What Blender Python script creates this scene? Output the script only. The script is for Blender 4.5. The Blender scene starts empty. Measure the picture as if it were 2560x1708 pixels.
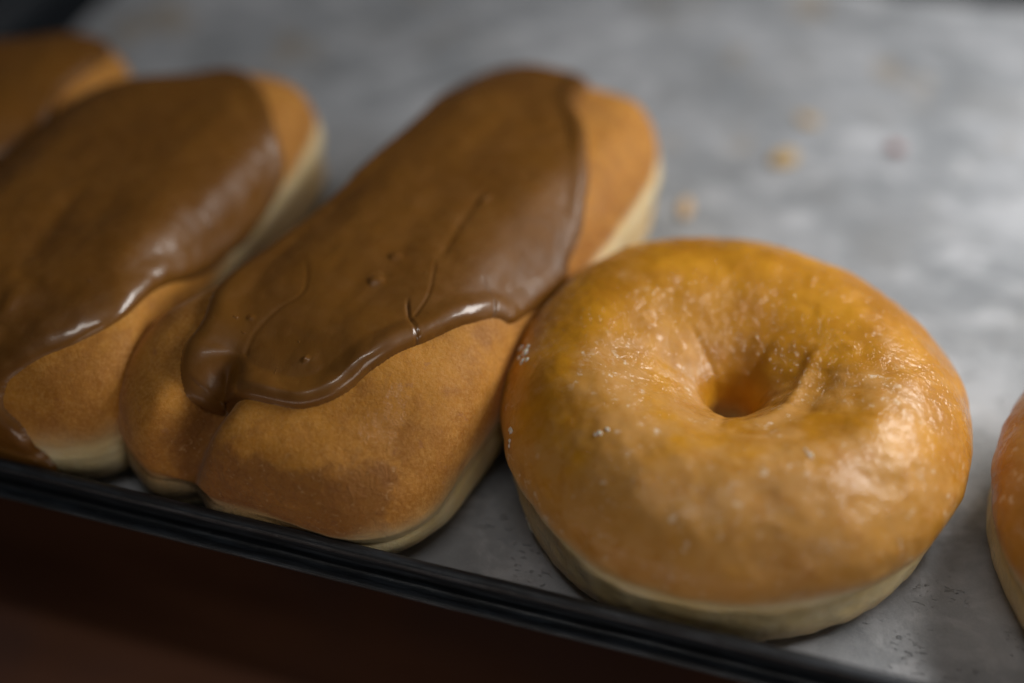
import bpy, math, random
import numpy as np
from mathutils import Vector, Matrix

# ------------------------------------------------------------------ camera, world, lamps, exposure
CM = 0.01                                   # everything below is laid out in centimetres
S = bpy.context.scene
cd = bpy.data.cameras.new('camera'); cam = bpy.data.objects.new('camera', cd)
S.collection.objects.link(cam); S.camera = cam
PITCH, YAW = math.radians(42), math.radians(17)
CAM_C = Vector((1.7079, -21.0315, 21.8986))
fw = Vector((-math.sin(YAW)*math.cos(PITCH), math.cos(YAW)*math.cos(PITCH), -math.sin(PITCH)))
cam.location = CAM_C*CM
cam.rotation_euler = fw.to_track_quat('-Z', 'Y').to_euler()
cd.sensor_width = 36; cd.lens = 50; cd.clip_start = 0.01; cd.clip_end = 50
cd.dof.use_dof = True; cd.dof.focus_distance = 0.2725; cd.dof.aperture_fstop = 2.8; cd.dof.aperture_blades = 9

w = bpy.data.worlds.new('World'); S.world = w; w.use_nodes = True
bg = w.node_tree.nodes['Background']; bg.inputs[0].default_value = (0.92, 0.95, 1.0, 1); bg.inputs[1].default_value = 0.024

def area(name, loc, look, size, size_y, power, col):
    l = bpy.data.lights.new(name, 'AREA'); l.shape = 'RECTANGLE'; l.size = size*CM; l.size_y = size_y*CM
    l.energy = power; l.color = col
    o = bpy.data.objects.new(name, l); S.collection.objects.link(o); o.location = Vector(loc)*CM
    o.rotation_euler = (Vector(look)-Vector(loc)).to_track_quat('-Z', 'Y').to_euler(); return o
area('display_case_lamp', (17, 12, 19), (4, 5, 0), 22, 10, 0.85, (1.0, 0.97, 0.93))
area('ceiling_lamp', (-3, -15, 53), (-3, 0, 0), 28, 4, 0.36, (1.0, 0.95, 0.9))
area('front_right_fill', (38, -34, 16), (2, -4, 1), 16, 16, 0.22, (1.0, 0.93, 0.85))  # added fill, no known source: lifts the pale side bands and rim

area('counter_fill', (-4, -17, -0.8), (-4, -9, -5.2), 26, 3, 0.045, (1.0, 0.85, 0.75))  # invented light aimed down, added only to brighten the counter
S.view_settings.view_transform = 'Standard'; S.view_settings.look = 'None'
S.view_settings.exposure = 0; S.view_settings.gamma = 1
S.render.engine = 'CYCLES'

# ------------------------------------------------------------------ helpers
#BEGIN_GEO
def vnoise(P, freq, seed=0):
    """smooth value noise in -1..1 for an (N,3) array"""
    P = np.asarray(P, float)*freq + seed*17.31 + 1000.0
    i = np.floor(P).astype(np.int64); f = P - i; f = f*f*f*(f*(f*6-15)+10)
    def h(x, y, z):
        n = (x*73856093) ^ (y*19349663) ^ (z*83492791)
        n = (n ^ (n >> 13)) * 1274126177; n = n & 0x7fffffff
        n = (n ^ (n >> 16)) * 668265263
        return ((n & 0xffffff)/float(0xffffff))*2-1
    out = 0
    for dx in (0, 1):
        for dy in (0, 1):
            for dz in (0, 1):
                wgt = (f[:, 0] if dx else 1-f[:, 0])*(f[:, 1] if dy else 1-f[:, 1])*(f[:, 2] if dz else 1-f[:, 2])
                out = out + wgt*h(i[:, 0]+dx, i[:, 1]+dy, i[:, 2]+dz)
    return out
def fbm(P, freq, oct=3, seed=0):
    r = 0; a = 1.0
    for k in range(oct):
        r = r + a*vnoise(P, freq*2**k, seed+k*3); a *= .5
    return r
def sst(a, b, x):
    t = np.clip((x-a)/(b-a), 0, 1); return t*t*(3-2*t)
def catmull(pts, n, closed=False):
    p = np.asarray(pts, float); m = len(p); out = []
    seg = m if closed else m-1
    for i in range(seg):
        g = (lambda k: p[k % m]) if closed else (lambda k: p[min(max(k, 0), m-1)])
        p0, p1, p2, p3 = g(i-1), g(i), g(i+1), g(i+2)
        t = np.linspace(0, 1, n, endpoint=False)[:, None]
        out.append(0.5*((2*p1)+(-p0+p2)*t+(2*p0-5*p1+4*p2-p3)*t**2+(-p0+3*p1-3*p2+p3)*t**3))
    o = np.concatenate(out)
    return o if closed else np.vstack([o, p[-1:]])
def resample(p, n):
    s = np.r_[0, np.cumsum(np.linalg.norm(np.diff(p[:, :2], axis=0), axis=1))]
    t = np.linspace(0, s[-1], n)
    return np.stack([np.interp(t, s, p[:, k]) for k in range(p.shape[1])], 1)
def seg_dist(P, poly, closed=False):
    """distance of (N,2) points to a polyline, and arc position"""
    best = np.full(len(P), 1e9); arc = np.zeros(len(P)); L = 0
    q = np.vstack([poly, poly[:1]]) if closed else poly
    for a, b in zip(q[:-1], q[1:]):
        d = b-a; l2 = d@d+1e-12
        t = np.clip(((P-a)@d)/l2, 0, 1)
        D = np.hypot(P[:, 0]-a[0]-t*d[0], P[:, 1]-a[1]-t*d[1])
        m = D < best; best[m] = D[m]; arc[m] = L+t[m]*math.sqrt(l2); L += math.sqrt(l2)
    return best, arc/L
def inside(P, poly):
    r = np.zeros(len(P), bool); x, y = P[:, 0], P[:, 1]
    q = np.vstack([poly, poly[:1]])
    for (x1, y1), (x2, y2) in zip(q[:-1], q[1:]):
        if y1 == y2: continue
        c = ((y1 > y) != (y2 > y)) & (x < (x2-x1)*(y-y1)/(y2-y1)+x1)
        r ^= c
    return r
def grid_normals(P):
    """P (R,C,3), closed along C"""
    du = np.roll(P, -1, 1)-np.roll(P, 1, 1); dv = np.gradient(P, axis=0)
    n = np.cross(du, dv); l = np.linalg.norm(n, axis=2, keepdims=True); return n/np.maximum(l, 1e-12)

# ---- ring doughnut: profile runs from the hole's underside, over the crown, to the base
RING = [(0.95, 0.02, 2), (0.62, 0.25, 2), (0.48, 0.6, 1.6), (0.40, 1.05, 1.1), (0.40, 1.5, .6), (0.45, 1.95, .2), (0.62, 2.36, 0), (1.0, 2.72, 0), (1.55, 3.0, 0),
        (2.25, 3.26, 0), (2.9, 3.38, 0), (3.55, 3.24, 0), (4.15, 2.86, 0), (4.56, 2.3, .05), (4.68, 1.85, .25), (4.65, 1.55, .5),
        (4.53, 1.3, .9), (4.45, 1.12, 1.0), (4.48, .95, 1.05), (4.46, .62, 1.2), (4.32, .28, 1.4), (4.08, .05, 1.8), (3.6, 0.0, 2), (2.0, 0.0, 2), (0.95, 0.02, 2)]
def ring_points(nt=560, npf=330, seed=0, ridge=True):
    pr = resample(catmull(RING, 12), npf)
    th = np.linspace(0, 2*np.pi, nt, endpoint=False)
    r = pr[:, 0][:, None]+0*th; z = pr[:, 1][:, None]+0*th; band = pr[:, 2][:, None]+0*th
    T = th[None, :]+0*r
    P = np.stack([r*np.cos(T), r*np.sin(T), z], 2).reshape(-1, 3)
    R = r.ravel(); Z = z.ravel(); TT = T.ravel()
    out = sst(1.2, 4.4, R)
    # uneven outline
    k = 1+out*(0.012*np.cos(2*TT+.6+seed)+0.008*np.cos(3*TT+1.9*seed)+0.010*vnoise(P*[1, 1, 0], .35, 5+seed))
    P[:, 0] *= k*.985; P[:, 1] *= k*.985
    P[:, 1] = P[:, 1]*(1+.062*out)+.25*out; P[:, 0] += .04*out
    P[:, 1] -= .18*sst(.9, .1, Z)*sst(0, -3, P[:, 1])*out
    # belt wobble, upper crown leans
    P[:, 2] += out*sst(.1, 1.6, Z)*(0.10*np.cos(TT+2.4)+0.06*np.cos(2*TT+1))+0.0
    n = grid_normals(P.reshape(npf, nt, 3)).reshape(-1, 3)
    if n.reshape(npf, nt, 3)[npf//3, 0, 2] < 0: n = -n
    d = 0.045*fbm(P, .9, 2, 7+seed)*sst(0, .5, Z)+0.012*fbm(P, 3.2, 2, 11+seed)
    low = sst(1.35, .9, Z)*sst(0.0, .2, Z)*out
    d += low*(0.016*fbm(P, 3.0, 3, 3+seed)+.02*fbm(P*[1, 1, .6], .9, 2, 13+seed))
    if ridge:
        XY = P[:, :2]
        top = (Z > 1.3)
        def fold(pts, wd, h, off=0.0):
            c = resample(catmull(pts, 8), 40)
            D, A = seg_dist(XY, c)
            env = np.sin(np.pi*np.clip(A, 0.0, 1))**.6
            return top*env*h*np.exp(-((D-off)/wd)**2)
        d += fold([(-.05, -1.25), (.45, -1.2), (.95, -.8), (1.22, -.2), (1.34, .5), (1.5, 1.0), (1.85, 1.2), (2.25, 1.05)], .13, .06)
        d -= fold([(.2, -1.6), (.8, -1.35), (1.35, -.8), (1.6, -.1), (1.75, .5)], .22, .06)
        d -= fold([(2.1, -.1), (2.7, .0), (3.2, -.15), (3.7, -.6)], .12, .03)
        d -= fold([(-.2, -1.3), (.6, -1.6), (1.5, -1.5), (2.4, -1.1)], .3, .03)
        d += fold([(1.9, -.2), (2.5, .0), (3.1, -.1), (3.6, -.5)], .35, .03)
        for k in range(9):                       # radial puckers round the hole
            a = 2*np.pi*k/9+.4*math.sin(5*k+seed)
            D = np.abs((TT-a+np.pi) % (2*np.pi)-np.pi)*R
            d -= .018*np.exp(-(D/.09)**2)*sst(2.0, 1.1, R)*top
    P = P+n*d[:, None]
    P[:, 2] = np.maximum(P[:, 2], 0.0+0.001*R)
    return P.reshape(npf, nt, 3), band, th

# ---- long iced bar: inset distance d / height / band along the cross section, from medial line to the underside
BAR = [(9, 3.32, 0), (2.0, 3.31, 0), (1.5, 3.27, 0), (.95, 3.14, 0), (.5, 2.88, 0), (.2, 2.48, 0), (.04, 1.98, .2), (.0, 1.6, .5), (.07, 1.28, .85),
       (.10, 1.12, 1.0), (.05, .95, 1.05), (.05, .6, 1.1), (.16, .28, 1.3), (.42, .06, 1.6), (.8, 0, 2), (1.6, 0, 2)]
def bar_points(a, L, warp, nexp=3.4, nt=560, npf=300, hk=1.0, seed=0):
    bp = np.array(BAR); bp[0, 0] = a-.001
    if a < 2.2: bp = np.vstack([bp[:1], bp[2:]])
    bp[:, 1] *= hk
    pr = resample(catmull(bp, 12), npf)
    arc = np.r_[0, np.cumsum(np.linalg.norm(np.diff(pr[:, :2], axis=0), axis=1))]
    t = np.linspace(0, 2*np.pi, nt, endpoint=False)
    tt = np.linspace(0, 2*np.pi, 4001)
    def E(A, B, t):
        c, s = np.cos(t), np.sin(t)
        return np.stack([A*np.sign(c)*np.abs(c)**(2/nexp), B*np.sign(s)*np.abs(s)**(2/nexp)], -1)
    q = E(a, L, tt); sl = np.r_[0, np.cumsum(np.linalg.norm(np.diff(q, axis=0), axis=1))]
    t = np.interp(np.linspace(0, sl[-1], nt, endpoint=False), sl, tt)
    d = np.minimum(pr[:, 0], a-.001)
    P = np.zeros((npf, nt, 3)); F = np.zeros((npf, nt, 2))
    for i in range(npf):
        P[i, :, :2] = E(a-d[i], L-d[i], t); P[i, :, 2] = pr[i, 1]
        dd = a-arc[i]-.001
        F[i] = P[i, :, :2]
        e0 = E(a, L, t); nrm = np.stack([np.sign(e0[:, 0])*np.abs(e0[:, 0]/a)**(nexp-1)/a, np.sign(e0[:, 1])*np.abs(e0[:, 1]/L)**(nexp-1)/L], -1)
        nrm /= np.linalg.norm(nrm, axis=1, keepdims=True)+1e-9
        F[i] += nrm*(d[i]-dd)
    band = pr[:, 2][:, None]+np.zeros((1, nt))
    Q = P.reshape(-1, 3)
    Q = warp(Q)
    n = grid_normals(Q.reshape(npf, nt, 3))
    if n[npf//3, :, 2].mean() < 0: n = -n
    wm = sst(a-.7, a-.15, d)[:, None, None]; n = n*(1-wm)+wm*np.array([0, 0, 1.0])      # no pucker along the medial line
    n = n.reshape(-1, 3)
    Z = Q[:, 2]
    dsp = (0.05*fbm(Q, .55, 2, 21+seed)+0.012*fbm(Q, 2.4, 2, 23+seed))*sst(0.02, .3, Z)
    Q = Q+n*dsp[:, None]
    Q[:, 2] = np.maximum(Q[:, 2], 0)
    return Q.reshape(npf, nt, 3), F, band

def gauss(x, y, cx, cy, sx, sy): return np.exp(-((x-cx)/sx)**2-((y-cy)/sy)**2)
def warp1(Q):
    """hero bar: front end droops and has a pinched lobe on its left corner"""
    x, y, z = Q[:, 0].copy(), Q[:, 1].copy(), Q[:, 2].copy()
    up = sst(.2, 1.6, z)
    f = sst(-2.5, -6.4, y)
    z -= .55*f*up*(z/3.3)
    z -= .35*sst(-4.2, -6.5, y)*up*sst(-.5, 2.5, x)
    b = sst(3.5, 6.4, y); z -= .25*b*up
    x -= (.32*sst(-3.6, -.8, y)+.04*sst(3.5, 7, y))*sst(0, 2.6, x)
    y -= .25*sst(4, 7, y)*sst(1.2, 2.8, x)
    x -= 1.25*gauss(x, y, -2.6, -5.3, 1.6, 1.7)*sst(.6, -1.6, x)
    y += np.where(x > 0, .14, .2)*x*sst(-2, -6.5, y)
    z += .2*gauss(x, y, -3.3, -5.2, .9, 1.2)*up
    # crease between lobe and the rest
    c = np.array([(-1.5, -5.7), (-1.5, -6.3), (-1.6, -6.9), (-1.75, -7.8)])
    D, A = seg_dist(np.stack([x, y], 1), c)
    g = np.exp(-(D/.45)**2)*sst(0.0, .35, A)
    z -= .95*g*up*sst(.7, 2.3, z)
    y += .42*np.exp(-(D/.45)**2)*sst(-5, -6.4, y)
    # shoulder facing the camera
    z += .22*gauss(x, y, .9, -4.6, 1.4, .9)*up
    x += .14*gauss(x, y, 3.0, -5.4, 1.2, 1.4); y += .05*gauss(x, y, 2.4, -6.6, 1.0, 1.0)
    return np.stack([x, y, z], 1)
def warp2(Q):
    x, y, z = Q[:, 0].copy(), Q[:, 1].copy(), Q[:, 2].copy()
    up = sst(.2, 1.6, z)
    z -= .5*sst(-3, -6.4, y)*up*(z/3.3)
    z -= .2*sst(3.5, 6.4, y)*up
    y -= 2.0*sst(1.5, 6.5, y)*sst(1.8, -2.8, x)
    z += .25*gauss(x, y, 2.2, -2.2, .8, 1.8)*up
    x += .7*gauss(x, y, 2.6, -5, 1.2, 1.9)*sst(0, 2, x)
    return np.stack([x, y, z], 1)
BARS = {
 'hero': dict(loc=(-6.75, 1.95), rot=-12.0, a=3.1, L=7.3, warp=warp1, seed=0, hk=1.12, nexp=4.8),
 'second': dict(loc=(-14.6, 1.2), rot=-4.0, a=3.08, L=6.2, warp=warp2, seed=4, nexp=4.4, hk=1.12),
 'far': dict(loc=(-20.1, 1.5), rot=-8.0, a=2.95, L=6.5, warp=warp2, seed=9, hk=1.08),
}
RINGS = {'hero': (-.04, -.55, 0), 'right': (9.6, -.42, 215)}
#END_GEO
ICING = {}
#ICING_DATA (bar-local coordinates, cm, unrolled along the surface)
ICING['hero'] = {"outline": [[-1.36, -6.24], [-0.75, -6.1], [-0.08, -6.09], [0.38, -5.97], [0.86, -5.51], [1.21, -4.84], [1.59, -3.99], [2.05, -3.06], [2.67, -2.19], [3.04, -1.88], [3.34, -0.92], [3.56, 0.21], [3.24, 0.72], [2.92, 1.6], [2.27, 2.8], [1.4, 4.09], [0.57, 4.95], [0.2, 6.3], [-0.6, 6.8], [-2.0, 6.8], [-2.9, 5.2], [-2.64, 3.06], [-2.65, 1.0], [-2.65, -1.25], [-2.59, -2.86], [-2.29, -3.84], [-1.78, -4.73], [-1.65, -5.4], [-1.53, -5.95], [-1.46, -6.21]], "cracks": [[[[-1.66, -2.82], [-1.26, -3.14], [-0.91, -3.72], [-1.01, -4.26], [-1.01, -4.8], [-0.92, -5.35]], 0.03, 0.015], [[[0.92, -3.04], [1.19, -3.51], [1.5, -3.82], [1.63, -4.03]], 0.03, 0.04], [[[0.81, -1.71], [1.24, -2.72], [1.29, -3.47]], 0.035, 0.02], [[[2.4, -1.94], [2.65, -2.31]], 0.035, 0.05], [[[1.94, -1.64], [2.4, -1.94]], 0.035, 0.02], [[[-0.49, 1.08], [-0.32, -0.63], [-0.02, -2.81], [-0.18, -4.54], [-0.49, -5.25]], 0.4, 0.035], [[[0.44, 1.2], [0.66, -0.45], [0.98, -1.96]], 0.12, 0.03]], "ridges": [[[[-0.69, 0.63], [-0.47, -1.42], [-0.42, -3.26], [-0.46, -4.61]], 0.4, 0.02], [[[-0.1, -2.07], [0.02, -3.2], [-0.07, -4.27]], 0.15, 0.02], [[[-0.05, -2.24], [0.12, -2.0]], 0.11, 0.06], [[[0.0, -3.07], [0.22, -2.82]], 0.11, 0.06], [[[-0.09, -5.18], [-0.0, -5.08]], 0.045, 0.04], [[[-1.24, -4.57], [-1.18, -4.51]], 0.045, 0.04], [[[0.66, 0.28], [0.69, 0.72]], 0.09, 0.05]]}
ICING['second'] = {"outline": [[3.6, -1.47], [3.12, -2.46], [2.63, -3.63], [2.05, -4.56], [1.67, -5.16], [1.32, -5.77], [1.27, -6.11], [1.31, -6.53], [1.69, -6.9], [2.01, -7.5], [2.4, -8.4], [-5.0, -8.6], [-5.4, 0], [-4.2, 4.0], [-3.6, 5.4], [-0.4, 5.9], [1.97, 3.95], [2.67, 3.19], [3.38, 2.81], [3.74, 2.19], [3.91, 1.19], [3.94, 0.36], [3.77, -0.77]], "cracks": [[[[0.12, -0.72], [0.26, -2.27], [0.54, -3.93]], 0.3, 0.06]], "ridges": [[[[2.48, -2.99], [1.76, -4.06], [1.23, -4.92]], 0.18, 0.05], [[[0.73, -3.87], [0.73, -4.91]], 0.2, 0.05]]}
ICING['far'] = {"outline": [[-2, 6.8], [-0.2, 6.8], [1.9, 5.6], [2.3, 3], [3.0, 1.5], [3.2, 0], [3.0, -3], [2.5, -5], [0, -5.5], [-3.5, -5], [-4, 0], [-3.8, 5]]}

def mesh_obj(name, V, Fc, mat, parent=None, normals=None, attrs=None):
    me = bpy.data.meshes.new(name)
    V = np.asarray(V, np.float32)*CM; Fc = np.asarray(Fc, np.int32); k = Fc.shape[1]
    me.vertices.add(len(V)); me.vertices.foreach_set('co', V.ravel())
    me.loops.add(Fc.size); me.loops.foreach_set('vertex_index', Fc.ravel())
    me.polygons.add(len(Fc)); me.polygons.foreach_set('loop_start', np.arange(0, Fc.size, k, dtype=np.int32))
    me.polygons.foreach_set('loop_total', np.full(len(Fc), k, np.int32))
    me.update(calc_edges=True)
    for an, av in (attrs or {}).items():
        at = me.attributes.new(an, 'FLOAT', 'POINT'); at.data.foreach_set('value', np.asarray(av, np.float32).ravel())
    me.polygons.foreach_set('use_smooth', np.ones(len(Fc), bool))
    me.validate()
    if normals is not None: me.normals_split_custom_set_from_vertices([tuple(n) for n in normals])
    me.materials.append(mat)
    o = bpy.data.objects.new(name, me); S.collection.objects.link(o)
    if parent: o.parent = parent
    return o
def quads(R, C, closed=True):
    i = np.arange(R-1)[:, None]; j = np.arange(C if closed else C-1)[None, :]
    j2 = (j+1) % C
    return np.stack([i*C+j+0*i, i*C+j2+0*i, (i+1)*C+j2, (i+1)*C+j], -1).reshape(-1, 4)
def subset(V, F, keep, *arrs):
    F = F[keep]; used = np.unique(F); m = np.full(len(V), -1); m[used] = np.arange(len(used))
    return V[used], m[F], [a[used] for a in arrs]
def vnorm(V, F):
    n = np.zeros_like(V); fn = np.cross(V[F[:, 2]]-V[F[:, 0]], V[F[:, 3]]-V[F[:, 1]])
    for k in range(4): np.add.at(n, F[:, k], fn)
    return n/np.maximum(np.linalg.norm(n, axis=1, keepdims=True), 1e-12)
def thing(name, label, cat, loc, rz=0, group=None):
    o = bpy.data.objects.new(name, None); S.collection.objects.link(o); o.empty_display_size = .02
    o.location = Vector(loc)*CM; o.rotation_euler = (0, 0, math.radians(rz))
    o['label'] = label; o['category'] = cat
    if group: o['group'] = group
    return o
def tag(o, label, cat, group=None):
    o['label'] = label; o['category'] = cat
    if group: o['group'] = group
    return o

# ------------------------------------------------------------------ materials
class NT:
    def __init__(s, name):
        s.m = bpy.data.materials.new(name); s.m.use_nodes = True; s.t = s.m.node_tree; s.b = s.t.nodes['Principled BSDF']
        s.co = s.n('ShaderNodeTexCoord').outputs['Object']
        mp = s.n('ShaderNodeMapping'); mp.inputs['Scale'].default_value = (100, 100, 100); s.l(s.co, mp.inputs[0]); s.co = mp.outputs[0]
    def n(s, ty, **kw):
        x = s.t.nodes.new(ty)
        for k, v in kw.items(): setattr(x, k, v)
        return x
    def l(s, a, b): s.t.links.new(a, b)
    def set(s, **kw):
        for k, v in kw.items():
            i = s.b.inputs[k.replace('_', ' ')]
            if hasattr(v, 'links') or hasattr(v, 'is_linked'): s.l(v, i)
            else: i.default_value = v
    def noise(s, scale, detail=3, rough=.55, vec=None, dist=0, stretch=None):
        x = s.n('ShaderNodeTexNoise'); x.inputs['Scale'].default_value = scale; x.inputs['Detail'].default_value = detail
        x.inputs['Roughness'].default_value = rough; x.inputs['Distortion'].default_value = dist
        v = vec or s.co
        if stretch:
            mp = s.n('ShaderNodeMapping'); mp.inputs['Scale'].default_value = stretch[:3]
            if len(stretch) > 3: mp.inputs['Rotation'].default_value = (0, 0, stretch[3])
            s.l(v, mp.inputs[0]); v = mp.outputs[0]
        s.l(v, x.inputs['Vector']); return x.outputs['Fac']
    def vor(s, scale, feature='F1', vec=None):
        x = s.n('ShaderNodeTexVoronoi', feature=feature); x.inputs['Scale'].default_value = scale; s.l(vec or s.co, x.inputs['Vector']); return x.outputs['Distance']
    def ramp(s, f, a, b, lo=0., hi=1.):
        x = s.n('ShaderNodeMapRange', interpolation_type='SMOOTHSTEP')
        for i, v in zip((1, 2, 3, 4), (a, b, lo, hi)): x.inputs[i].default_value = v
        s.l(f, x.inputs[0]); return x.outputs[0]
    def mix(s, f, a, b, ty='MIX'):
        x = s.n('ShaderNodeMix', data_type='RGBA', blend_type=ty)
        for i, v in ((0, f), (6, a), (7, b)):
            if isinstance(v, (int, float)): x.inputs[i].default_value = v
            elif isinstance(v, tuple): x.inputs[i].default_value = (*v[:3], 1)
            else: s.l(v, x.inputs[i])
        return x.outputs[2]
    def math(s, op, a, b=0.):
        x = s.n('ShaderNodeMath', operation=op)
        for i, v in enumerate((a, b)):
            if isinstance(v, (int, float)): x.inputs[i].default_value = v
            else: s.l(v, x.inputs[i])
        return x.outputs[0]
    def bump(s, h, dist, strength=1., normal=None):
        x = s.n('ShaderNodeBump'); x.inputs['Distance'].default_value = dist*CM; x.inputs['Strength'].default_value = strength
        s.l(h, x.inputs['Height'])
        if normal: s.l(normal, x.inputs['Normal'])
        return x.outputs[0]
    def attr(s, name): return s.n('ShaderNodeAttribute', attribute_name=name).outputs['Fac']
    def xyz(s):
        x = s.n('ShaderNodeSeparateXYZ'); s.l(s.co, x.inputs[0]); return x.outputs

def dough_material(name, glazed, seed=0.):
    m = NT(name)
    band = m.math('ADD', m.attr('band'), m.math('MULTIPLY', m.math('SUBTRACT', m.noise(1.6, 4), .5), .35))
    X, Y, Z = m.xyz()
    n1 = m.noise(.55, 4, .6); n2 = m.noise(2.2, 5, .65); n3 = m.noise(14, 3, .6)
    if glazed:
        gold = m.mix(m.ramp(n1, .35, .65), (.45, .185, .006), (.62, .28, .012))
        # paler, sugary tan where the glaze has dried to a film
        film = m.math('ADD', m.math('MULTIPLY', Y, -.13), m.math('MULTIPLY', m.math('SUBTRACT', m.noise(.8, 4, .6), .5), 2.2))
        film = m.ramp(film, -.10, .35)
        film = m.math('MULTIPLY', film, m.ramp(n2, .3, .6, .55, 1))
        gold = m.mix(m.math('MULTIPLY', film, .85), gold, (.58, .30, .085))
        spots = m.math('MULTIPLY', m.math('MAXIMUM', m.ramp(m.noise(4.6, 3, .6), .60, .68), m.ramp(m.noise(1.9, 5, .7), .58, .68, 0, .6)), m.ramp(m.noise(.8, 3, .5), .42, .62, .15, 1))
        gold = m.mix(m.math('MULTIPLY', spots, m.math('MULTIPLY', film, .8)), gold, (.82, .66, .48))
        gold = m.mix(m.ramp(m.noise(1.9, 5, .65, dist=.6), .52, .66, 0, .55), gold, (.50, .20, .010))
        brown = m.ramp(m.noise(1.1, 3, .5, stretch=(1, 1, 1.4)), .62, .75, 0, .35)
        gold = m.mix(brown, gold, (.36, .13, .02))
    else:
        gold = m.mix(m.ramp(n1, .35, .65), (.36, .135, .007), (.54, .22, .012))
        gold = m.mix(m.ramp(n2, .35, .7, 0, .45), gold, (.54, .245, .035))
        gold = m.mix(m.ramp(n3, .35, .75, 0, .4), gold, (.66, .35, .10))
        gold = m.mix(m.ramp(m.noise(1.2, 5, .7, dist=.4), .48, .66, 0, .5), gold, (.34, .125, .012))
        speck = m.ramp(m.noise(3.4, 3, .6), .64, .72, 0, .35)
        gold = m.mix(speck, gold, (.34, .14, .06))
        # thin blistered darker skin low on the crust
        dk = m.math('MULTIPLY', m.ramp(m.math('ADD', m.attr('low'), m.math('MULTIPLY', m.math('SUBTRACT', m.noise(1.5, 6, .7, dist=.4), .5), 1.6)), .35, .85), 1.0)
        gold = m.mix(m.math('MULTIPLY', dk, .6), gold, (.19, .062, .008))
        vein = m.math('MULTIPLY', m.ramp(m.noise(6, 4, .6, dist=1.2), .60, .68), m.math('MULTIPLY', dk, .55))
        gold = m.mix(vein, gold, (.56, .33, .14))
    cream = m.mix(m.ramp(m.noise(1.2, 4), .35, .7), (.78, .60, .29), (.86, .71, .42))
    col = m.mix(m.ramp(band, .12, .98), gold, cream)
    tan = m.mix(m.ramp(n2, .3, .7), (.55, .36, .15), (.66, .46, .22))
    col = m.mix(m.ramp(band, 1.12, 1.35, 0, .85), col, tan)
    col = m.mix(m.ramp(band, 1.6, 2), col, (.42, .20, .05))
    m.set(Base_Color=col)
    if glazed:
        m.set(Roughness=.5, Specular_IOR_Level=.3)
        lumps = m.math('MULTIPLY', m.ramp(m.noise(5.5, 2, .6), .35, .75), m.math('ADD', .12, m.attr('pebble')))
        fine = m.noise(11, 2, .5)
        b1 = m.bump(m.noise(20, 2, .5), .005, .5)
        c1 = m.bump(lumps, .12, 1.0); c2 = m.bump(fine, .006, .8, c1)
        cr = m.bump(m.ramp(m.noise(2.4, 3, .5, dist=1.5), .4, .6), .012, .6, c2)
        m.set(Normal=b1, Coat_Normal=cr, Coat_Weight=m.math('MULTIPLY', m.math('MAXIMUM', m.attr('pebble'), m.ramp(m.noise(.9, 4, .6), .38, .58, .3, .95)), m.math('SUBTRACT', 1.0, m.math('MULTIPLY', film, .5))), Coat_Roughness=m.ramp(m.noise(1.7, 3), .35, .65, .05, .14), Coat_IOR=1.45)
    else:
        wet = m.math('MULTIPLY', m.ramp(m.attr('wet'), .3, .6), m.ramp(m.noise(6, 3, .6), .40, .46))
        gold = m.mix(m.math('MULTIPLY', wet, .7), gold, (.50, .20, .012))
        col = m.mix(m.ramp(band, .12, .98), gold, cream)
        col = m.mix(m.ramp(band, 1.12, 1.35, 0, .85), col, tan); m.set(Base_Color=col)
        m.set(Roughness=m.ramp(n2, .3, .7, .55, .7), Specular_IOR_Level=.35, Coat_Weight=m.math('MULTIPLY', wet, 1.0), Coat_Roughness=.04)
        b0 = m.bump(m.noise(30, 3, .7), .014, .7); b1 = m.bump(m.noise(9, 4, .65), .03, .6, b0)
        b1 = m.bump(m.math('MULTIPLY', m.noise(4, 5, .7, dist=1.), m.attr('low')), .12, .7, b1)
        m.set(Normal=b1, Coat_Normal=m.bump(m.noise(9, 3, .7, dist=1), .12, 1.0))
        m.set(Sheen_Weight=.12, Sheen_Roughness=.5)
    m.set(Subsurface_Weight=.2, Subsurface_Scale=.002); m.b.inputs['Subsurface Radius'].default_value = (1, .6, .3)
    return m.m
M_glazed = dough_material('glazed_dough', True)
M_dough = dough_material('fried_dough', False)

def icing_material():
    m = NT('maple_icing')
    n = m.noise(.5, 2, .5, stretch=(1.2, .7, 1)); n2 = m.noise(3, 4, .6)
    c = m.mix(m.ramp(n, .3, .7), (.155, .062, .009), (.205, .085, .012))
    c = m.mix(m.ramp(n2, .4, .75, 0, .3), c, (.24, .106, .022))
    c = m.mix(m.math('MULTIPLY', m.attr('crack'), .3), c, (.05, .018, .004))
    m.set(Base_Color=c, Roughness=m.math('ADD', m.ramp(m.noise(1.5, 4), .3, .7, .32, .46), m.math('MULTIPLY', m.attr('matte'), .3)), Specular_IOR_Level=.4)
    b = m.bump(m.noise(1.6, 3, .5, stretch=(1.5, .7, 1)), .03, .4)
    b = m.bump(m.ramp(m.noise(5, 2, .5), .70, .8), .04, .5, b)
    b = m.bump(m.noise(24, 2, .5), .003, .6, b)
    m.set(Normal=b, Subsurface_Weight=.15, Subsurface_Scale=.0015, Coat_Weight=m.math('MULTIPLY', m.math('ADD', .15, m.math('MULTIPLY', m.attr('lip'), .85)), m.math('SUBTRACT', 1.0, m.attr('matte'))), Coat_Roughness=.12)
    m.b.inputs['Subsurface Radius'].default_value = (1, .45, .18)
    return m.m
M_icing = icing_material()

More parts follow.
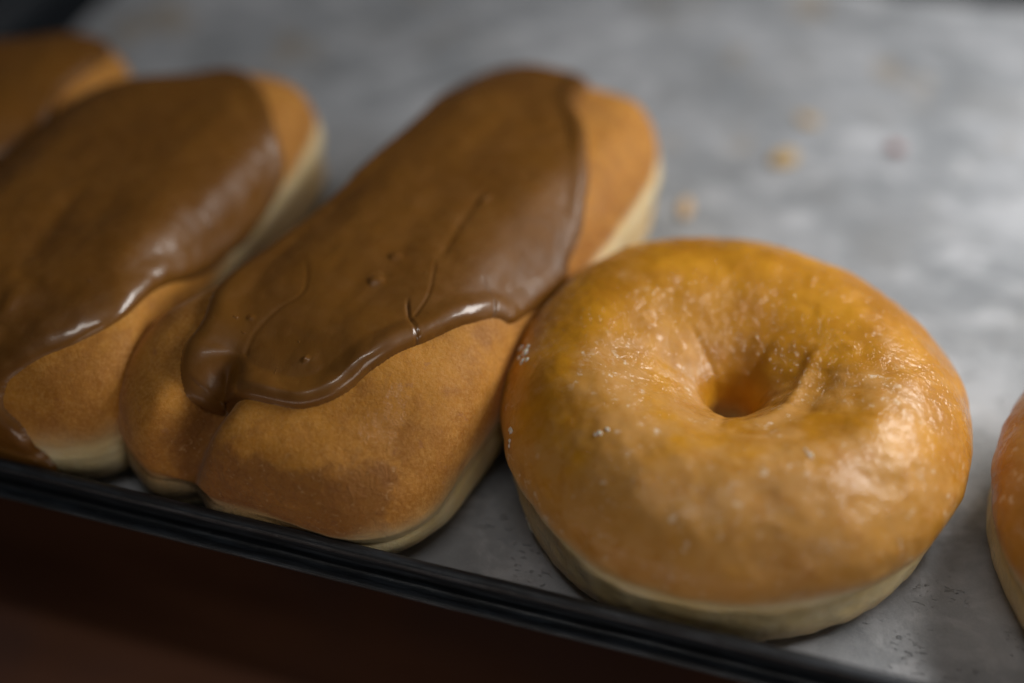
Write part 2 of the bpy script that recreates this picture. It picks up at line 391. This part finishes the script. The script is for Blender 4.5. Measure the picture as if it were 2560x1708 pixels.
def simple(name, col, rough, metallic=0., **kw):
    m = NT(name); m.set(Base_Color=(*col, 1), Roughness=rough, Metallic=metallic, **kw); return m
def flake_material():
    m = simple('dried_sugar', (.80, .72, .62), .45); m.set(Subsurface_Weight=.4, Subsurface_Scale=.001, Normal=m.bump(m.noise(20, 3), .02)); return m.m
M_flake = flake_material()
def paper_material():
    m = NT('greaseproof_paper')
    X, Y, Z = m.xyz()
    n = m.noise(.22, 5, .6); n2 = m.noise(.9, 5, .6, stretch=(.9, 1.2, 1, .5), dist=.6); fib = m.noise(26, 3, .7)
    c = m.mix(m.ramp(n, .3, .7), (.21, .228, .25), (.42, .44, .475))
    c = m.mix(m.ramp(n2, .48, .66, 0, .5), c, (.60, .62, .66))
    c = m.mix(m.ramp(m.noise(.33, 4, .65, stretch=(1, 1, 1, 1.2)), .5, .68, 0, .5), c, (.24, .245, .25))
    st = m.ramp(m.noise(.42, 3, .6, stretch=(1, .8, 5)), .56, .68, 0, .6)
    back = m.ramp(Y, 9, 13)
    c = m.mix(m.math('MULTIPLY', st, back), c, (.33, .26, .17))
    c = m.mix(m.ramp(fib, .4, .7, 0, .12), c, (.75, .75, .76))
    m.set(Base_Color=c, Roughness=m.ramp(n2, .3, .7, .5, .36), Specular_IOR_Level=.5)
    spk = m.math('MULTIPLY', m.ramp(m.noise(7, 3, .6, stretch=(1, 2.4, 1, -.6)), .6, .7), m.ramp(m.noise(.8, 3), .5, .6))
    b = m.bump(spk, .05, .8); b = m.bump(m.noise(2.0, 5, .6, dist=.5), .05, .6, b); b = m.bump(fib, .006, .6, b)
    m.set(Normal=b); return m.m
M_paper = paper_material()
def tray_material():
    m = NT('black_tray_metal')
    n = m.noise(3, 4, .6, stretch=(.35, 3, 3)); n2 = m.noise(9, 5, .7, stretch=(.5, 1.5, 1.5))
    c = m.mix(m.ramp(n, .4, .75, 0, 1), (.008, .010, .013), (.035, .043, .054))
    c = m.mix(m.ramp(n2, .62, .75, 0, .6), c, (.16, .17, .18))
    m.set(Base_Color=c, Roughness=m.ramp(n, .35, .7, .5, .3), Specular_IOR_Level=.45)
    b = m.bump(m.noise(14, 5, .7, stretch=(.5, 1, 1)), .02, .6); m.set(Normal=b); return m.m
M_tray = tray_material()
def counter_material():
    m = NT('varnished_wood')
    g = m.noise(.25, 5, .6, stretch=(.25, 1.6, 1, .18)); k = m.noise(.12, 3, .5, dist=.5)
    c = m.mix(m.ramp(g, .3, .7), (.10, .042, .022), (.18, .078, .042))
    c = m.mix(m.ramp(k, .4, .65, 0, .6), c, (.08, .05, .048))
    m.set(Base_Color=c, Roughness=.35); return m.m
M_counter = counter_material()
def crumb_material(name, a, b):
    m = NT(name); m.set(Base_Color=m.mix(m.noise(6, 3), a, b), Roughness=.6, Normal=m.bump(m.noise(12, 4), .05)); return m.m
M_crumb = crumb_material('golden_crumb', (.45, .28, .09), (.58, .42, .20))
M_crumb_pale = crumb_material('pale_crumb', (.70, .45, .22), (.75, .55, .34))
M_crumb_red = crumb_material('reddish_crumb', (.30, .09, .08), (.38, .16, .14))

# ------------------------------------------------------------------ setting: counter, tray, paper
def sheet(name, x0, x1, y0, y1, z, nx, ny, hfun, mat, parent=None):
    x = np.linspace(x0, x1, nx); y = np.linspace(y0, y1, ny); X, Y = np.meshgrid(x, y)
    V = np.stack([X.ravel(), Y.ravel(), np.full(X.size, z, float)], 1)
    if hfun: V[:, 2] += hfun(V)
    return mesh_obj(name, V, quads(ny, nx, False), mat, parent)
ct = sheet('counter', -120, 120, -80, 120, -5.2, 2, 2, None, M_counter); ct['kind'] = 'structure'

TX0, TX1, TY0, TY1 = -24.6, 22.0, -5.15, 21.5        # inner edge of the tray's rim
def tray():
    t = thing('serving_tray', 'black rectangular tray with a stepped rim, lined with grey paper and carrying the doughnuts', 'tray', (-.8, 7.7, -1.6))
    off = np.array([-.8, 7.7, -1.6])
    # rim cross section: outward distance from the inner edge, height
    sec = [(-.9, -.14), (-.5, -.10), (-.12, .35), (-.05, .82), (.0, .93), (.04, .98), (.12, 1.0), (.21, .98), (.25, .92), (.25, .84), (.19, .74), (.13, .60), (.12, .42), (.20, .36), (.33, .37), (.36, .42), (.40, .45),
           (.49, .46), (.53, .44), (.54, .39), (.50, .33), (.40, .28), (.1, -.1)]
    sec = catmull(sec, 5)
    # rounded rectangle loop
    R = 1.2; loop = []
    for (cx, cy, a0) in ((TX1-R, TY0+R, -90), (TX1-R, TY1-R, 0), (TX0+R, TY1-R, 90), (TX0+R, TY0+R, 180)):
        for a in np.radians(np.linspace(a0, a0+90, 10)): loop.append((cx, cy, math.cos(a), math.sin(a)))
    L = []
    for i, p in enumerate(loop):                     # subdivide the straight runs
        L.append(p); q = loop[(i+1) % len(loop)]
        if abs(p[2]-q[2])+abs(p[3]-q[3]) < 1e-6 and (p[0], p[1]) != (q[0], q[1]):
            for s in np.linspace(0, 1, 120)[1:-1]: L.append((p[0]+(q[0]-p[0])*s, p[1]+(q[1]-p[1])*s, p[2], p[3]))
    V = np.zeros((len(sec), len(L), 3))
    for j, (cx, cy, nx, ny) in enumerate(L):
        r = R+sec[:, 0]
        V[:, j, 0] = cx+nx*r; V[:, j, 1] = cy+ny*r; V[:, j, 2] = sec[:, 1]
    P = V.reshape(-1, 3); P[:, 2] += .012*vnoise(P, 1.2, 3)+.010*vnoise(P, .3, 8)
    P[:, 1] += .03*vnoise(P*[1, 1, 0], .12, 2)
    mesh_obj('rim', P-off, quads(len(sec), len(L))[:, ::-1], M_tray, t)
    # pan floor and shallow foot that reaches the counter
    bx = []
    x = [TX0+.2, TX1-.2]; y = [TY0+.2, TY1-.2]
    V = [(x[i], y[j], z) for z in (-.30, -.16) for i, j in ((0, 0), (1, 0), (1, 1), (0, 1))]
    F = [(0, 3, 2, 1), (4, 5, 6, 7), (0, 1, 5, 4), (1, 2, 6, 5), (2, 3, 7, 6), (3, 0, 4, 7)]
    o = mesh_obj('pan_floor', np.array(V)-off, F, M_tray, t); o.data.polygons.foreach_set('use_smooth', [False]*6)
    return t
tray()
def shelf():
    # the tray stands on two runners above the wooden counter
    m = simple('runner_metal', (.03, .03, .033), .4, .6)
    for k, (y, lab) in enumerate(((1.5, 'dark metal runner under the front half of the tray'), (14.5, 'dark metal runner under the back half of the tray'))):
        V = [(x_, y_, z) for z in (-5.2, -.30) for x_, y_ in ((-30, y), (28, y), (28, y+1.2), (-30, y+1.2))]
        F = [(0, 3, 2, 1), (4, 5, 6, 7), (0, 1, 5, 4), (1, 2, 6, 5), (2, 3, 7, 6), (3, 0, 4, 7)]
        o = mesh_obj('tray_runner', V, F, m.m); o.data.polygons.foreach_set('use_smooth', [False]*6)
        tag(o, lab, 'runner')
shelf()

def paper_h(V):
    x, y = V[:, 0], V[:, 1]
    h = .05*vnoise(V*[1, 1, 0], .16, 3)+.028*vnoise(V*[.4, 1.2, 0], .45, 5)+.012*vnoise(V*[1, 1, 0], 1.1, 6)
    for (a, b, wd, hh) in (((-12, 10), (-4, 20), .5, .10), ((-16, 8), (-7, 19), .35, .07), ((3, 9), (12, 18), .4, .06), ((0, 8), (10, 12), .3, .05), ((-22, 14), (-14, 19), .4, .09), ((11, 9), (13, 19), .45, .08)):
        D, A = seg_dist(V[:, :2], np.array([a, b], float)); h = h+hh*np.exp(-(D/wd)**2)*np.sin(np.pi*np.clip(A, .02, .98))**.5
    flat = sst(6.5, 9, y)
    h = h*(.25+.75*flat)
    h -= .06
    # the sheet turns up against the rim
    e = np.minimum(np.minimum(y-(TY0+.05), (TY1-.05)-y), np.minimum(x-(TX0+.05), (TX1-.05)-x))
    h += .28*sst(.55, 0.0, e)**1.0
    return h
pp = sheet('parchment_paper', -22.3, TX1-.12, TY0+.12, TY1-.12, 0.0, 520, 300, paper_h, M_paper)
tag(pp, 'creased grey white greaseproof paper sheet lining the black tray, lightly stained', 'paper')

# ------------------------------------------------------------------ ring doughnuts
def doughnut(key, label, group):
    x, y, rz = RINGS[key]
    t = thing('ring_doughnut', label, 'doughnut', (x, y, 0), rz, group)
    P, band, th = ring_points(seed=0 if key == 'hero' else 3, ridge=True)
    R_, C_ = P.shape[:2]; V = P.reshape(-1, 3); B = band.reshape(-1); F = quads(R_, C_)
    n = vnorm(V, F)
    top = R_//3*C_
    if n[top, 2] < 0: F = F[:, ::-1]; n = -n
    row = np.repeat(np.arange(R_-1), C_)
    rb = B.reshape(R_, C_)[:, 0]
    crown = (rb[row] <= .45) | (row < R_//5)
    x_, y_, z_ = V.T; rr = np.hypot(x_, y_)
    peb = np.clip(sst(.7, 1.1, rr)*sst(2.6, 1.9, rr)*sst(-.9, .3, y_)+.6*gauss(x_, y_, 2.6, .4, .8, .6)+.7*sst(.6, .95, B)*sst(1.6, 1.2, B)+.5*gauss(x_, y_, -3.2, .4, .8, .9), 0, 1)*(.6+.4*vnoise(V, 1.3, 9))
    for nm, kp in (('golden_crust', crown), ('pale_side_band', ~crown)):
        v, f, (b, nn, pb) = subset(V, F, kp, B, n, peb)
        mesh_obj(nm, v, f, M_glazed, t, nn, dict(band=b, pebble=pb))
    return t, V, n
random.seed(5)
def flake(parent, p, nrm, size, seed, name='sugar_flake'):
    rs = np.random.RandomState(seed); V = []; F = []
    # an irregular chip: jittered low dome
    k = 9; rings = [(1, 0), (.75, .5), (.35, .75)]
    for r, h in rings:
        for j in range(k):
            a = 2*np.pi*j/k; rr = size*r*(.7+.6*rs.rand()); V.append((rr*math.cos(a), rr*math.sin(a)*.7, size*.35*h*(.6+.8*rs.rand())-.2*size*(r == 1)))
    V = np.array(V)
    z = Vector(nrm); q = z.to_track_quat('Z', 'Y').to_matrix()@Matrix.Rotation(rs.rand()*6, 3, 'Z')
    V = V@np.array(q).T+np.asarray(p)
    F = [(i*k+j, i*k+(j+1) % k, (i+1)*k+(j+1) % k, (i+1)*k+j) for i in range(2) for j in range(k)]
    F += [(2*k, 2*k+j, 2*k+j+1, 2*k+j+1) for j in ()]
    F = np.array(F)
    c = V[2*k:].mean(0); V = np.vstack([V, c[None]]); cap = [(2*k+j, 2*k+(j+1) % k, len(V)-1) for j in range(k)]
    me = bpy.data.meshes.new(name); me.from_pydata([tuple(v*CM) for v in V], [], [tuple(f) for f in F]+cap)
    me.polygons.foreach_set('use_smooth', [True]*len(me.polygons)); me.materials.append(M_flake)
    o = bpy.data.objects.new(name, me); S.collection.objects.link(o); o.parent = parent; return o
G_D = 'glazed ring doughnuts on the tray'
t1, V1, N1 = doughnut('hero', 'whole glazed ring doughnut in front with its hole in full view', G_D)
FLAKES = [[-4.26, -0.21, 2.67, 0.1], [-4.08, -0.5, 2.85, 0.13], [-4.08, -0.75, 2.83, 0.09], [-4.08, -0.34, 2.88, 0.08], [-3.88, -2.17, 2.36, 0.09], [-3.84, -2.34, 2.25, 0.06], [-3.29, -2.76, 0.39, 0.09], [-3.4, -2.64, 0.46, 0.05], [-1.92, -2.55, 3.33, 0.05], [-2.03, -2.64, 3.29, 0.06], [-2.1, -2.68, 3.27, 0.04], [1.69, -2.19, 3.44, 0.055], [1.74, -2.25, 3.43, 0.04], [1.62, -2.1, 3.43, 0.035], [-4.12, -1.19, 1.16, 0.05], [-3.84, -2.4, 2.17, 0.05], [-4.31, -0.69, 0.96, 0.04], [-4.21, -0.52, 2.7, 0.08], [-3.97, -0.78, 2.95, 0.06], [-3.34, -2.68, 0.39, 0.06], [-3.23, -2.84, 0.39, 0.05]]
for i, (x, y, z, sz) in enumerate(FLAKES):
    k = np.argmin(((V1-[x, y, z])**2).sum(1)); flake(t1, V1[k]+N1[k]*.01, N1[k], sz, i)
t2, V2, N2 = doughnut('right', 'glazed ring doughnut cut off by the right edge of the frame', G_D)

# ------------------------------------------------------------------ iced bars
def iced_bar(key, label, group, cracks=()):
    p = BARS[key]
    t = thing('iced_bar_doughnut', label, 'iced bar', (*p['loc'], 0), p['rot'], group)
    P, Fl, band = bar_points(p['a'], p['L'], p['warp'], seed=p['seed'], hk=p['hk'], nexp=p.get('nexp', 3.4))
    R_, C_ = P.shape[:2]; V = P.reshape(-1, 3); B = band.reshape(-1); F = quads(R_, C_); fl = Fl.reshape(-1, 2)
    n = vnorm(V, F)
    if n[(R_//4)*C_, 2] < 0: F = F[:, ::-1]; n = -n
    row = np.repeat(np.arange(R_-1), C_)
    rb = B.reshape(R_, C_)[:, 0]; crown = rb[row] <= .5
    x, y, z = V.T
    B = B+.75*sst(2.55, 1.95, z)*sst(1.6, 2.4, x)*sst(-1.5, .8, y)*sst(1.2, .9, B)
    if key == 'hero': B = B-.55*sst(-4.6, -5.8, y)*sst(2.3, 1.0, x)
    low = np.clip(sst(-4.6, -6.2, y)*sst(2.95, 2.1, z)*sst(-3.2, -1.0, x)*sst(2.9, 2.0, x)+.35*gauss(x, y, -1.5, -6.2, .7, 1.2), 0, 1) if key == 'hero' else 0*x
    wet = (gauss(x, y, 1.62, -5.6, .24, .28)+gauss(x, y, 1.95, -5.25, .2, .4)+gauss(x, y, 1.75, -4.9, .16, .22))*(z > 1.8) if key == 'hero' else 0*x
    for nm, kp in (('golden_crust', crown), ('pale_side_band', ~crown)):
        v, f, (b, nn, lo, we) = subset(V, F, kp, B, n, low, wet)
        mesh_obj(nm, v, f, M_dough, t, nn, dict(band=b, low=lo, wet=we))
    ic = ICING.get(key)
    if ic:
        poly = catmull(np.array(ic['outline']), 8, True)
        D, A = seg_dist(fl, poly, True); sd = np.where(inside(fl, poly), D, -D)
        sd = sd+.03*vnoise(np.c_[fl, 0*fl[:, :1]], 1.5, 4)
        wdt = .26
        th = np.where(sd > 0, (.25-.14*sst(1.6, 2.8, fl[:, 0]) if key == 'hero' else .12)*np.sqrt(np.clip(1-(1-np.clip(sd/wdt, 0, 1))**2, 0, 1)), sd*.8)
        th -= (.085 if key == 'hero' else .05)*sst(.22, .6, sd)                       # rolled lip stands above the inner surface
        q3 = np.c_[fl, 0*fl[:, :1]]
        th += (sd > .1)*(.035*vnoise(q3*[1.1, .6, 1], .7, 31)+.008*vnoise(q3*[1.2, .8, 1], 2., 33))*sst(.1, .6, sd)
        crack = np.zeros(len(V))
        for pts, wd, dp in ic.get('cracks', ()):
            c = catmull(np.array(pts), 8); dd, aa = seg_dist(fl, c)
            g = np.exp(-(dd/wd)**2)*np.clip(aa*5, 0, 1)*(np.clip((1-aa)*5, 0, 1) if wd > .04 else 1)
            th -= dp*g*(sd > 0.0)
            if dp > 0 and wd < .08: crack = np.maximum(crack, g*min(1., dp/.04))
        for pts, wd, dp in ic.get('ridges', ()):
            c = catmull(np.array(pts), 8); dd, aa = seg_dist(fl, c); th += dp*np.exp(-(dd/wd)**2)*(sd > 0)*np.sin(np.pi*np.clip(aa, 0, 1))**.7
        wm = np.repeat(sst(50, 12, np.arange(R_)), C_)[:, None]; V2 = V+(n*(1-wm)+wm*np.array([0, 0, 1.0]))*th[:, None]
        keep = (sd[F] > -.10).all(1)
        lip = sst(.02, .08, sd)*sst(.30, .16, sd)
        mt = gauss(fl[:, 0], fl[:, 1], 2.2, .2, .9, 2.6)*(1-.7*lip) if key == 'hero' else 0*sd
        if key == 'hero': lip = lip*sst(-1.2, -.5, fl[:, 0])
        v, f, (cr, li, ma) = subset(V2, F, keep, crack, lip, mt)
        mesh_obj('maple_icing', v, f, M_icing, t, None, dict(crack=cr, lip=li, matte=ma))
    return t
G_B = 'brown iced bar doughnuts in a row on the tray'
iced_bar('hero', 'brown iced long bar touching the ring doughnut, its plain pinched front end facing us', G_B)
iced_bar('second', 'second brown iced bar, left of the bar that touches the ring doughnut', G_B)
iced_bar('far', 'farthest iced bar, only its back end seen at the upper left corner', G_B)

# ------------------------------------------------------------------ crumbs on the paper
def crumb(p, size, mat, label, seed):
    rs = np.random.RandomState(seed)
    u = np.linspace(0.05, np.pi-.05, 18); v = np.linspace(0, 2*np.pi, 28, endpoint=False); U, W_ = np.meshgrid(u, v, indexing='ij')
    D = np.stack([np.sin(U)*np.cos(W_), np.sin(U)*np.sin(W_), np.cos(U)], 2).reshape(-1, 3)
    r = 1+.28*fbm(D, 1.6, 3, seed)
    V = D*r[:, None]*np.array(size); V[:, 2] -= V[:, 2].min()
    o = mesh_obj('crumb', V, quads(18, 28)[:, ::-1], mat); o.location = Vector((p[0], p[1], .0))*CM; o.rotation_euler = (0, 0, rs.rand()*3)
    tag(o, label, 'crumb', 'crumbs scattered on the paper'); return o
crumb((-.56, 11.32), (.42, .30, .05), M_crumb, 'largest golden crumb on the paper behind the ring doughnut', 1)
crumb((-.22, 13.4), (.22, .30, .04), M_crumb, 'small golden crumb beyond the largest crumb on the paper', 2)
crumb((-2.61, 8.35), (.42, .16, .04), M_crumb_pale, 'pale flat crumb on the paper beside the back end of the front iced bar', 3)
crumb((2.24, 12.61), (.22, .16, .1), M_crumb_red, 'small reddish crumb on the paper, farther right than the golden ones', 4)
